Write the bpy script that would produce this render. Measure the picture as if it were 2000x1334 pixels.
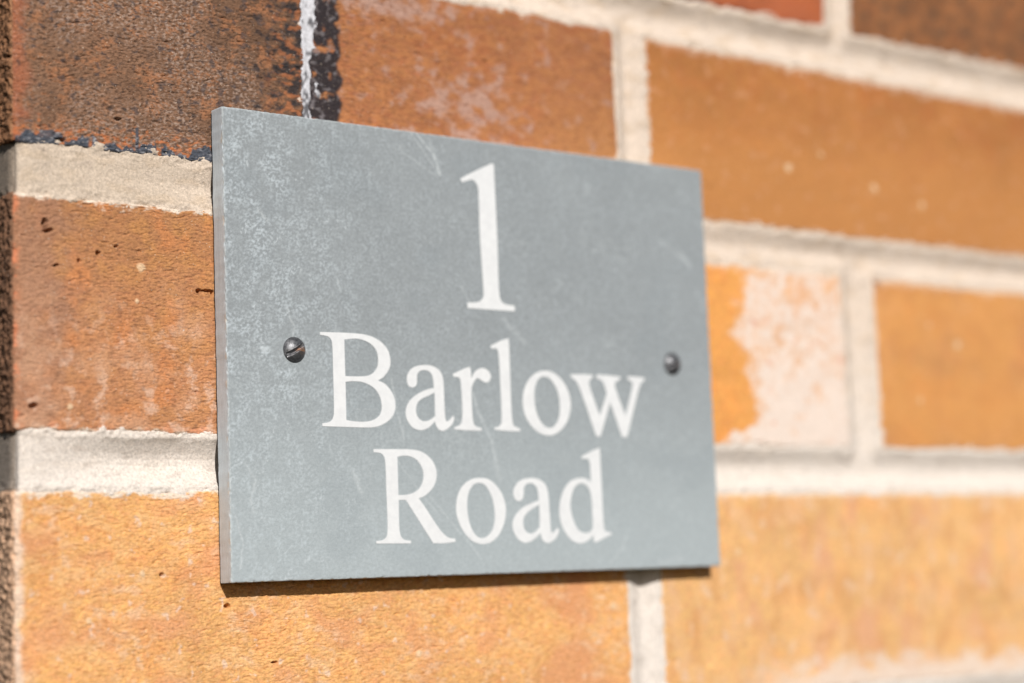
import bpy, math
import numpy as np

# ------------------------------------------------------------------ camera, light, exposure
sc = bpy.context.scene
for o in list(bpy.data.objects):
    bpy.data.objects.remove(o)
MM = 0.001
BASE_Z = 1.60                      # height of the sign on the house wall, metres
# wall axes, millimetres: x to the right along the wall, y up, d out of the wall
def W(x, y, d):
    return (x * MM, -d * MM, BASE_Z + y * MM)

cam_data = bpy.data.cameras.new('camera')
cam = bpy.data.objects.new('camera', cam_data)
sc.collection.objects.link(cam)
sc.camera = cam
from mathutils import Matrix, Vector
R = ((0.7869420466677121, -0.04741948141341239, -0.6152020870973339),
     (-0.03525871807949221, 0.9919575129338033, -0.1215611588196428),
     (0.6160186993799973, 0.1173528240677086, 0.7789411253089094))
m = Matrix.Identity(4)
for c in range(3):
    m[0][c] = R[0][c]; m[1][c] = -R[2][c]; m[2][c] = R[1][c]
m.translation = Vector(W(-206.908, -27.454, 464.176))
cam.matrix_world = m
cam_data.sensor_width = 36.0
cam_data.lens = 69.614
cam_data.clip_start = 0.02
cam_data.clip_end = 200.0
cam_data.dof.use_dof = True
cam_data.dof.focus_distance = 0.534
cam_data.dof.aperture_fstop = 5.3
cam_data.dof.aperture_blades = 9

SUN = Vector((-0.255, -0.835, 0.505)).normalized()      # towards the sun
elev = math.asin(SUN.z); azim = math.atan2(SUN.x, SUN.y)
world = bpy.data.worlds.new('World'); sc.world = world
world.use_nodes = True
wn = world.node_tree.nodes; wl = world.node_tree.links
sky = wn.new('ShaderNodeTexSky'); sky.sky_type = 'NISHITA'; sky.sun_disc = False
sky.sun_elevation = elev; sky.sun_rotation = azim
wl.new(sky.outputs[0], wn['Background'].inputs[0])
wn['Background'].inputs[1].default_value = 0.05
ld = bpy.data.lights.new('sun', 'SUN'); ld.energy = 5.0; ld.angle = math.radians(0.53)
ld.color = (1.0, 0.975, 0.94)
sun = bpy.data.objects.new('sun', ld); sc.collection.objects.link(sun)
sun.rotation_euler = SUN.to_track_quat('Z', 'Y').to_euler()
sun.location = (0, -3, 5)
sc.view_settings.view_transform = 'Standard'
sc.view_settings.look = 'None'
sc.view_settings.exposure = 0.0
sc.view_settings.gamma = 1.0
sc.view_settings.use_curve_mapping = False

# ------------------------------------------------------------------ numpy noise
def _h(ix, iy, seed):
    n = (ix.astype(np.int64) * 374761393 + iy.astype(np.int64) * 668265263 + int(seed) * 974634777) & 0xffffffff
    n = ((n ^ (n >> 13)) * 1274126177) & 0xffffffff
    n = ((n ^ (n >> 16)) * 2246822519) & 0xffffffff
    return ((n ^ (n >> 15)) & 0xffffff) / float(0xffffff) * 2 * math.pi

def noise(x, y, seed=0):
    """gradient noise, about -0.7..0.7"""
    x = np.asarray(x, float); y = np.asarray(y, float)
    ix = np.floor(x); iy = np.floor(y); fx = x - ix; fy = y - iy
    u = fx**3 * (fx * (fx * 6 - 15) + 10); v = fy**3 * (fy * (fy * 6 - 15) + 10)
    def g(dx, dy):
        a = _h(ix + dx, iy + dy, seed)
        return np.cos(a) * (fx - dx) + np.sin(a) * (fy - dy)
    a = g(0, 0) * (1 - u) + g(1, 0) * u; b = g(0, 1) * (1 - u) + g(1, 1) * u
    return a * (1 - v) + b * v

def fbm(x, y, seed=0, octv=4, gain=0.5):
    s = 0; amp = 1.0; f = 1.0
    for i in range(octv):
        s = s + amp * noise(x * f + 17.3 * i, y * f - 9.1 * i, seed + i * 31); amp *= gain; f *= 2.03
    return s

def sstep(a, b, x):
    t = np.clip((x - a) / (b - a), 0, 1)
    return t * t * (3 - 2 * t)

def mix(c, c2, m):
    return c * (1 - m[..., None]) + np.asarray(c2)[None, None, :3] * m[..., None] if np.ndim(c2) == 1 else c * (1 - m[..., None]) + c2 * m[..., None]

K = 1.40
def dashes(x, y, cw, ch, seed, prob, wid=0.16):
    """short drag tears left by the extrusion wire: scattered, slightly bowed strokes"""
    out = np.zeros(np.shape(x)); ix = np.floor(x / cw); iy = np.floor(y / ch)
    for dx in (-1, 0, 1):
        for dy in (-1, 0, 1):
            a = _h(ix + dx, iy + dy, seed) / 6.2832; b = _h(ix + dx, iy + dy, seed + 1) / 6.2832
            c = _h(ix + dx, iy + dy, seed + 2) / 6.2832; e = _h(ix + dx, iy + dy, seed + 3) / 6.2832
            cx = (ix + dx + a) * cw; cy = (iy + dy + b) * ch; hl = cw * (0.14 + 0.42 * c * c)
            u = x - cx; v = y - cy - (e - 0.5) * 0.5 * u + 0.35 * (b - 0.4) * u * u / hl
            g = (np.maximum(np.abs(u) - hl, 0) / 0.25)**2 + (v / (wid * (0.6 + 0.9 * e)))**2
            out = np.maximum(out, np.exp(-g) * (_h(ix + dx, iy + dy, seed + 4) / 6.2832 < prob) * (0.45 + 0.55 * a))
    return out
def A(r, g, b, k=K):
    """surface albedo of a sunlit sRGB tone"""
    v = np.array([r, g, b]) / 255.0
    return np.where(v < 0.04045, v / 12.92, ((v + 0.055) / 1.055) ** 2.4) / k

# ------------------------------------------------------------------ mesh helpers
def link(o, parent=None):
    sc.collection.objects.link(o)
    if parent is not None: o.parent = parent
    return o

def empty(name, loc, label, cat):
    o = bpy.data.objects.new(name, None); o.location = loc; o.empty_display_size = 0.02
    o['label'] = label; o['category'] = cat
    return link(o)

def grid_faces(nu, nv, base=0):
    i = np.arange(nu - 1)[:, None] * nv + np.arange(nv - 1)[None, :] + base
    return np.stack([i, i + nv, i + nv + 1, i + 1], -1).reshape(-1, 4)

def np_mesh(name, verts, quads, mats, colors=None, parent=None, origin=(0, 0, 0), mat_idx=None, smooth=True):
    me = bpy.data.meshes.new(name)
    v = np.asarray(verts, np.float64) - np.asarray(origin)[None, :]
    me.vertices.add(len(v)); me.vertices.foreach_set('co', v.astype(np.float32).ravel())
    q = np.asarray(quads, np.int32)
    me.loops.add(q.size); me.loops.foreach_set('vertex_index', q.ravel())
    me.polygons.add(len(q))
    me.polygons.foreach_set('loop_start', np.arange(0, q.size, 4, dtype=np.int32))
    me.polygons.foreach_set('loop_total', np.full(len(q), 4, np.int32))
    if smooth: me.polygons.foreach_set('use_smooth', np.ones(len(q), bool))
    if mat_idx is not None: me.polygons.foreach_set('material_index', np.asarray(mat_idx, np.int32))
    me.update(calc_edges=True)
    for mt in mats: me.materials.append(mt)
    for k, arr in (colors or {}).items():
        at = me.color_attributes.new(k, 'FLOAT_COLOR', 'POINT')
        full = np.ones((len(v), 4), np.float32); full[:, :3] = arr
        at.data.foreach_set('color', full.ravel())
    o = bpy.data.objects.new(name, me)
    link(o, parent)
    return o

def to_world(s, y, d):
    return np.stack([s * MM, -d * MM, BASE_Z + y * MM], -1)

def wrap(s, y, d, r):
    """unfolded wall coordinates (s < 0 runs back along the return wall) to x, y, depth"""
    qx = np.maximum(s, 0); qd = np.minimum(s, 0)
    cx = np.maximum(qx, r); cd = np.minimum(qd, -r)
    nx = qx - cx; nd = qd - cd
    l = np.maximum(np.hypot(nx, nd), 1e-9); nx /= l; nd /= l
    return cx + nx * (r + d), y, cd + nd * (r + d)

# ------------------------------------------------------------------ materials
def new_mat(name):
    mt = bpy.data.materials.new(name); mt.use_nodes = True
    nt = mt.node_tree; return mt, nt.nodes, nt.links, nt.nodes['Principled BSDF']

def nz(n, l, src, scale, detail=4, rough=0.6, stretch=(1, 1, 1)):
    mp = n.new('ShaderNodeMapping'); mp.inputs['Scale'].default_value = stretch
    l.new(src, mp.inputs[0])
    t = n.new('ShaderNodeTexNoise'); t.inputs['Scale'].default_value = scale
    t.inputs['Detail'].default_value = detail; t.inputs['Roughness'].default_value = rough
    l.new(mp.outputs[0], t.inputs[0])
    return t.outputs[0]

def ramp(n, l, src, a, b, lo=0.0, hi=1.0):
    r = n.new('ShaderNodeMapRange'); r.inputs[1].default_value = a; r.inputs[2].default_value = b
    r.inputs[3].default_value = lo; r.inputs[4].default_value = hi
    l.new(src, r.inputs[0]); return r.outputs[0]

def mixc(n, l, fac, a, b, mode='MIX'):
    x = n.new('ShaderNodeMix'); x.data_type = 'RGBA'; x.blend_type = mode
    for sock, v in ((x.inputs[0], fac), (x.inputs[6], a), (x.inputs[7], b)):
        if hasattr(v, 'is_linked'): l.new(v, sock)
        elif isinstance(v, (int, float)): sock.default_value = v
        else: sock.default_value = (*v, 1)
    return x.outputs[2]

def scale_col(n, l, col, fac):
    x = n.new('ShaderNodeVectorMath'); x.operation = 'SCALE'
    l.new(col, x.inputs[0]); l.new(fac, x.inputs[3]); return x.outputs[0]

def coarse(name, grain, amp, spec_tone, spec_thr, bump_h, rough=0.92):
    """tinted mineral surface: tint attribute, grain noise, pale mineral specks, micro bump"""
    mt, n, l, b = new_mat(name)
    tc = n.new('ShaderNodeTexCoord').outputs['Object']
    at = n.new('ShaderNodeAttribute'); at.attribute_name = 'tint'
    g1 = nz(n, l, tc, grain, 3, 0.65); g2 = nz(n, l, tc, grain * 3.1, 2, 0.7)
    f1 = ramp(n, l, g1, 0.25, 0.75, 1 - amp, 1 + amp)
    c = scale_col(n, l, at.outputs['Color'], f1)
    sp = nz(n, l, tc, grain * 1.7, 1, 0.5)
    c = mixc(n, l, ramp(n, l, sp, spec_thr, spec_thr + 0.05, 0, 0.75), c, spec_tone)
    l.new(c, b.inputs['Base Color'])
    b.inputs['Roughness'].default_value = rough
    b.inputs['Specular IOR Level'].default_value = 0.25
    ad = n.new('ShaderNodeMath'); ad.operation = 'ADD'; l.new(g1, ad.inputs[0]); l.new(g2, ad.inputs[1])
    bp = n.new('ShaderNodeBump'); bp.inputs['Strength'].default_value = 1.0; bp.inputs['Distance'].default_value = bump_h
    l.new(ad.outputs[0], bp.inputs['Height']); l.new(bp.outputs[0], b.inputs['Normal'])
    return mt

M_BRICK = coarse('fired_brick', 1300, 0.26, (0.62, 0.52, 0.42), 0.73, 0.00022)
M_MORTAR = coarse('sandy_mortar', 1500, 0.28, (0.30, 0.21, 0.13), 0.69, 0.00022)

# ------------------------------------------------------------------ the brick wall
# rows: (y0, y1, [(s0, s1, style), ...]); s < 0 is the return wall round the corner
ROWS = [
    (-216.0, -155.0, [(-215, -113, 'buff'), (-102, 88, 'buff'), (101, 306.5, 'warm'), (320, 434, 'buff'), (447, 640, 'buff')]),
    (-141.0, -80.0, [(-215, -10 + 0, 'buff')][:0] + [(-215, 202.5, 'buff'), (215.7, 434, 'pale'), (447, 640, 'buff')]),
    (-66.0, 0.0, [(-215, -113, 'buff'), (-100, 202.4, 'buff'), (215.8, 437, 'pale'), (450, 640, 'buff')]),
    (15.0, 75.8, [(-215, 96, 'russet'), (109, 306.8, 'patchy'), (323.0, 437, 'amber'), (450, 640, 'warm')]),
    (88.9, 148.2, [(-215, -113, 'dusk'), (-100, 88.1, 'dusk'), (91.9, 205.7, 'brown'), (218.9, 440, 'tan'), (453, 640, 'tan')]),
    (163.2, 223.0, [(-215, 92, 'brown'), (105, 190, 'red'), (203, 306.6, 'red'), (319.4, 437, 'burnt'), (450, 640, 'tan')]),
    (238.0, 298.0, [(-215, -113, 'tan'), (-102, 88, 'tan'), (101, 306.5, 'brown'), (320, 434, 'tan'), (447, 640, 'red')]),
]
BASE = dict(buff=(248, 188, 123), warm=(238, 172, 108), pale=(248, 194, 132), russet=(204, 142, 98), patchy=(244, 172, 96),
            amber=(228, 164, 102), dusk=(142, 103, 82), brown=(182, 120, 80), tan=(193, 128, 73), red=(182, 102, 66), burnt=(146, 98, 64))

def edges_axis(a, b, r, fine, coarse_, splits=()):
    """parameter line from a to b (with the returns into the joints beyond both ends)"""
    pts = [a - 9.0, a - 5.0, a - 2.5, a - 1.2, a - 0.5]
    x = a
    while x < b:
        pts.append(x)
        d = fine
        for lo, hi, st in splits:
            if lo <= x < hi: d = st
        x += d
    pts += [b, b + 0.5, b + 1.2, b + 2.5, b + 5.0, b + 9.0]
    return np.array(pts)

def brick_colour(style, s, y, s0, s1, y0, y1, seed):
    shp = s.shape
    base = A(*BASE[style]); c = np.ones(shp + (3,)) * base
    big = fbm(s / 38, y / 26, seed + 1, 3); mid = fbm(s / 9, y / 6, seed + 2, 4); fine = fbm(s / 2.1, y / 1.1, seed + 3, 3)
    grn = fbm(s / 0.9, y / 0.6, seed + 4, 2)
    c *= (1 + 0.16 * big + 0.12 * mid + 0.16 * fine)[..., None]
    c = mix(c, c * np.array([1.06, 0.88, 0.80]), sstep(0.05, 0.55, fbm(s / 16 + 5, y / 14, seed + 6, 3)) * 0.45)
    c = mix(c, c * np.array([1.05, 1.06, 0.94]), sstep(0, .4, fbm(s / 2.6, y / 1.3, seed + 55, 3)) * 0.8)
    c = mix(c, c * np.array([0.98, 0.90, 0.95]), sstep(0, .4, fbm(s / 3.1, y / 1.7, seed + 56, 3)) * 0.9)
    edge = np.minimum(np.minimum(s - s0, s1 - s), np.minimum(y - y0, y1 - y))
    bot = y - y0; top = y1 - y
    if style == 'dusk':
        c = np.ones(shp + (3,)) * A(146, 110, 86) * (1 - 0.28 * sstep(25, 80, s))[..., None]
        c *= (1 + 0.22 * fbm(s / 10, y / 8, seed + 15, 3))[..., None]
        c = mix(c, A(182, 124, 86), sstep(0.0, 0.45, fine * .6 + mid * 0.8) * 0.7)
        c = mix(c, A(184, 158, 142), sstep(-0.25, 0.30, fbm(s / 22, y / 20, seed + 8, 2) + 0.15 - 0.5 * sstep(50, 85, s)) * sstep(-0.10, 0.40, fbm(s / 1.1, y / 0.8, seed + 9, 3)) * 0.8)
        c = mix(c, A(94, 68, 52), sstep(0.05, 0.42, fbm(s / 1.25, y / 0.65, seed + 10, 4)) * 0.8)
        c = mix(c, A(86, 76, 76), sstep(0.28, 0.5, fbm(s / 2.6, y / 2.0, seed + 18, 3) + 0.12 * sstep(30, 80, s)) * 0.7)
        c = mix(c, A(208, 124, 74), sstep(0.62, 1.0, (1 - np.clip(bot / 10, 0, 1)) + 0.9 * fine) * 0.8)
        c = mix(c, A(196, 112, 74), (1 - sstep(0.8, 6.0, s - 0 + 5.0 * mid)) * (s > 0) * 0.55)
        # dark glassy blotches thickening towards the tight upright joint
        dens = sstep(62, 90, s)
        bl = fbm(s / 4.2, y / 3.0, seed + 11, 4)
        c = mix(c, A(52, 50, 53), sstep(0.30, 0.66, bl * 0.75 + 0.58 * dens) * 0.88)
        c = mix(c, A(200, 124, 78), sstep(0.05, 0.35, fbm(s / 3.4, y / 2.0, seed + 17, 3)) * sstep(72, 84, s) * 0.6)
        # slag line along the lower arris
        w = 2.5 + 4.6 * fbm(s / 7.5, y * 0 + 3, seed + 12, 3) + 1.1 * fbm(s / 1.3, y / 1.5, seed + 13, 2)
        sl = 1 - sstep(-0.25, 0.35, bot - w)
        sl = sl * sstep(-0.42, -0.3, noise(s / 4.0, y * 0 + 8, seed + 19))
        slag = mix(np.ones(shp + (3,)) * A(84, 88, 98), A(172, 170, 174), sstep(0.12, 0.6, fbm(s / 1.5, y / 0.9, seed + 14, 2)) )
        spike = (np.abs(s - 35.6 - 0.3 * noise(y / 1.5, y * 0, seed)) < 0.45) & (bot < 7.2)
        lump = np.exp(-(((s - 10.5) / 4.0)**2 + ((bot - 2.6) / 1.9)**2)) > 0.45 + 0.2 * fine
        sl = np.maximum(sl, np.maximum(spike, lump) * 0.9) * (s > 1.0)
        c = c * (1 - sl[..., None]) + slag * sl[..., None]
    elif style == 'brown':
        c = mix(c, A(204, 138, 86), sstep(-0.2, 0.4, fbm(s / 7, y / 2.5, seed + 20, 3)) * 0.5)
        c = mix(c, A(206, 146, 90), sstep(150, 205, s) * sstep(135, 100, y) * 0.7)
        pb = np.exp(-(((s - 147) / 20)**2 + ((y - 116) / 10)**2)) + np.exp(-(((s - 118) / 26)**2 + ((y - 143) / 7)**2))
        c = mix(c, A(204, 166, 150), sstep(0.1, 0.8, fbm(s / 6, y / 4.5, seed + 21, 4) + 0.75 * pb - 0.08) * 0.8 * (s0 > 80))
        c = mix(c, A(120, 84, 64), sstep(0.15, 0.5, fbm(s / 2.6, y / 1.2, seed + 25, 3)) * sstep(150, 95, s) * 0.6)
        c = mix(c, A(150, 96, 64), sstep(0.1, 0.4, fbm(s / 2.4, y / 1.1, seed + 22, 3)) * 0.5)
        if s0 > 80:
            lim = 99.5 + 1.4 * np.abs(np.sin(y / 2.6)) + 1.5 * noise(y / 5, y * 0, seed)
            bl = fbm(s / 5.2, y / 5.6, seed + 23, 4)
            c = mix(c, A(42, 43, 49), (1 - sstep(-0.8, 0.6, s - lim)) * sstep(-0.30, 0.02, bl + 0.20) * .96)
            c = mix(c, A(140, 132, 134), (1 - sstep(-0.8, 0.3, s - lim)) * sstep(0.10, 0.45, fbm(s / 2, y / 2, seed + 24, 3)) * .65)
    elif style == 'russet':
        up = sstep(0.25, 0.9, (y - y0) / (y1 - y0) + 0.25 * big)
        c = mix(c, A(190, 136, 90), up * 0.6); c = mix(c, A(214, 152, 92), sstep(0.0, 0.45, fbm(s / 9, y / 9, seed + 37, 3) + 0.006 * (s - 30)) * 0.6); c = mix(c, A(212, 150, 106), (1 - up) * 0.55)
        c = mix(c, A(228, 148, 92), sstep(0.1, 0.5, fbm(s / 12, y / 14, seed + 30, 3)) * 0.6)
        c = mix(c, A(176, 134, 112), (1 - sstep(6, 22, s + 12 * mid)) * 0.6 * (s > -1))
        c = mix(c, A(140, 98, 72), sstep(0.10, 0.36, fbm(s / 2.2, y / 0.6, seed + 31, 3)) * 0.55)
        # efflorescence ghosts low on the face
        r1 = np.abs(np.hypot((s - 38) / 1.0, (y - 26) / 1.25) - 13 + 3 * mid)
        c = mix(c, A(246, 205, 178), np.exp(-(r1 / 1.5)**2) * sstep(-0.2, 0.4, fine + 0.1) * sstep(45, 36, y) * sstep(-0.1, 0.3, fbm(s / 6, y / 6, seed + 36, 2) + 0.05) * 0.6)
        c = mix(c, A(246, 206, 180), sstep(0.10, 0.60, fbm(s / 4.5, y / 5, seed + 34, 5, 0.6)) * sstep(60, 22, y) * 0.6)
        c = mix(c, A(224, 176, 142), sstep(-0.05, 0.5, fbm(s / 13, y / 13, seed + 35, 4)) * sstep(68, 30, y) * 0.5)
        c = mix(c, A(244, 168, 128), (1 - sstep(0.5, 2.6, bot + 2.4 * fbm(s / 3, y / 3, seed + 38, 3))) * sstep(-0.1, 0.2, noise(s / 7, y * 0, seed + 39)) * 0.8)
        # chipped pink arris
        ch = (1 - sstep(0.9, 2.9, s + 1.9 * fbm(s * 0, y / 6, seed + 32, 2) + 0.5)) * sstep(-0.02, 0.25, noise(s * 0 + 2, y / 7, seed + 33) + 0.05 + 0.5 * fine) * (s > -0.5) * 0.85
        c = mix(c, A(246, 150, 106), ch)
    elif style in ('buff', 'warm'):
        c = mix(c, A(254, 204, 146), sstep(0.05, 0.45, fbm(s / 8, y / 6, seed + 40, 4)) * 0.5)
        c = mix(c, A(240, 170, 124), sstep(-0.05, 0.45, fbm(s / 24, y / 16, seed + 41, 3)) * 0.7)
        c = mix(c, A(252, 210, 172), sstep(0.0, 0.4, fbm(s / 4.0, y / 3.0, seed + 45, 4)) * sstep(-.1, .3, fbm(s / 20, y / 14, seed + 46, 2)) * 0.55)
        c = mix(c, A(204, 134, 74), sstep(0.10, 0.38, fbm(s / 2.0, y / 0.6, seed + 42, 3)) * 0.5)
        c = mix(c, A(252, 226, 204), (1 - sstep(1.2, 3.2, s + 1.6 * mid)) * (s > -0.6) * 0.8)
        c = mix(c, A(252, 222, 200), sstep(0.42, 0.60, fbm(s / 3.2, y / 3.4, seed + 43, 3)) * 0.6)
    elif style == 'pale':
        c = mix(c, A(246, 196, 150), sstep(0.0, 0.42, fbm(s / 9.0, y / 15, seed + 50, 4)) * 0.6)
        c = mix(c, A(240, 176, 140), sstep(0.1, 0.5, fbm(s / 20, y / 30, seed + 51, 3)) * 0.6)
        c = mix(c, A(228, 168, 110), sstep(0.1, 0.4, fbm(s / 9, y / 14, seed + 52, 3)) * 0.5)
        c = mix(c, A(250, 216, 186), sstep(0.30, 0.55, fbm(s / 5.0, y / 9, seed + 53, 3)) * 0.5)
        c = mix(c, A(252, 230, 212), (1 - sstep(-1.0, 8.0, bot + 7 * mid - 4.0)) * sstep(235, 290, s) * 0.9)
    elif style == 'patchy':
        # salt bloom covering the right-hand part of this brick
        bx = np.interp(y, [12, 18.3, 22, 30.5, 40, 50.7, 60, 73, 80], [244, 246, 262, 264, 259, 255, 255, 259, 262])
        n_ = 7.5 * fbm(s / 7, y / 7, seed + 60, 4) + 2.2 * fbm(s / 1.6, y / 1.6, seed + 61, 2)
        bm = sstep(-2.5, 5.0, s - bx + n_ + 3.0 * noise(s / 1.3, y / 1.3, seed + 65))
        strength = 0.84 + 0.55 * fbm(s / 3.2, y / 3.0, seed + 64, 4) + 0.38 * sstep(55, 18, y) - 0.38 * sstep(0.0, 0.6, fbm(s / 9, y / 9, seed + 62, 4) + sstep(58, 78, y) * 0.35)
        c = mix(c, A(255, 235, 220), bm * np.clip(strength, 0, 1))
        c = mix(c, A(238, 148, 104), sstep(0.42, 0.56, fbm(s / 7, y / 6, seed + 63, 2)) * bm * 0.45)
    elif style == 'amber':
        c = mix(c, A(214, 148, 96), sstep(0.0, 0.4, fbm(s / 13, y / 11, seed + 70, 4)) * 0.6)
        c = mix(c, A(234, 164, 92), (1 - sstep(-0.1, 0.4, fbm(s / 22, y / 20, seed + 71, 3))) * 0.5)
        c = mix(c, A(130, 72, 56), np.exp(-(((s - 324.0) / 2.2)**2 + ((y - 74.5) / 2.0)**2) * 0.9) * 0.9)
    elif style == 'tan':
        c = mix(c, A(190, 120, 70), sstep(0.0, 0.4, fbm(s / 11, y / 8, seed + 80, 4)) * 0.55)
        c = mix(c, A(216, 150, 88), sstep(0.95, 0.25, (y - y0) / (y1 - y0)) * 0.7)
        c = mix(c, A(228, 170, 130), sstep(0.33, 0.52, fbm(s / 5, y / 4, seed + 81, 3)) * 0.4)
    elif style == 'red':
        c = mix(c, A(206, 112, 66), sstep(0.0, 0.4, fbm(s / 9, y / 7, seed + 90, 4)) * 0.6)
        c = mix(c, A(108, 62, 62), (1 - sstep(0.4, 3.2, bot + 3 * mid)) * sstep(262, 236, s) * 0.85)
    elif style == 'burnt':
        c = mix(c, A(176, 116, 72), sstep(-0.1, 0.4, fbm(s / 10, y / 7, seed + 95, 4)) * 0.7)
        c = mix(c, A(104, 80, 62), sstep(0.12, 0.36, fbm(s / 5.5, y / 4, seed + 96, 3)) * 0.75)
    # pale mortar haze and lime specks common to every brick
    if style not in ('dusk', 'brown', 'red', 'burnt'):
        c = mix(c, A(250, 228, 205), (1 - sstep(-0.2, 1.5, edge + 2.2 * fbm(s / 2.6, y / 1.8, seed + 97, 4) + 0.4)) * (s > 0) * 0.85)
        c = mix(c, A(252, 234, 214), (1 - sstep(-0.3, 1.0 + 1.6 * sstep(80, 200, s), top + 3.2 * fbm(s / 3.2, y / 2.4, seed + 92, 4) - 0.2)) * (s > 0) * (0.9 - 0.3 * sstep(80, 200, s)))
    c = mix(c, A(252, 236, 222), sstep(0.61, 0.66, noise(s / 1.9, y / 1.9, seed + 98)) * 0.8)
    # return wall: rough, with darker blotches
    if s0 < -1:
        side = sstep(1.0, -0.8, s + 0.9 * noise(s * 0, y / 3.0, seed))
        scol = {'dusk': A(178, 128, 92), 'russet': A(150, 110, 84), 'buff': A(246, 200, 164)}.get(style, A(180, 130, 95))
        sc_ = np.ones(shp + (3,)) * scol
        sc_ = mix(sc_, scol * 0.35, sstep(0.0, 0.4, fbm(s / 1.8, y / 1.8, seed + 99, 3)))
        c = c * (1 - side[..., None]) + sc_ * side[..., None]
    return np.clip(c, 0.01, 0.85)

PITS = {'russet': [(9.4, 67.8, .75, 1.6), (10.2, 66.2, 1.5, .5), (24.0, 61.3, .55, .7), (12.1, 57.3, .7, .4), (18.5, 59.1, .4, .4), (53.6, 53.4, .8, .6), (56.2, 53.7, 1.6, .3), (57.6, 53.3, .5, .5), (29, 64, .5, .3), (5.6, 21.4, 1.2, .6)],
        'buff': [(60.5, -31, .9, .5), (41, -22, .5, .4), (74, -46, 1.0, .3)],
        'dusk': [(30, 98, .9, .35), (13.5, 90.6, 1.3, .5)]}
GRAINS = {'tan': [(283.3, 110.6, 1.7), (326.9, 108.0, 1.5), (352, 104, 1.4), (300, 118, 1.0)], 'amber': [(367.3, 54.0, 1.6), (345, 33, 1.1), (352, 60, 0.9)],
          'buff': [(195.7, -35.0, 1.3), (122.0, -46.3, 1.1), (35.5, -21.5, .9), (20, -33, .9)], 'russet': [(36.1, 58.8, 1.2), (15.3, 21.3, 0.9), (35, 50, .6)],
          'dusk': [], 'pale': [(250, -20, 1.2)]}

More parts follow.
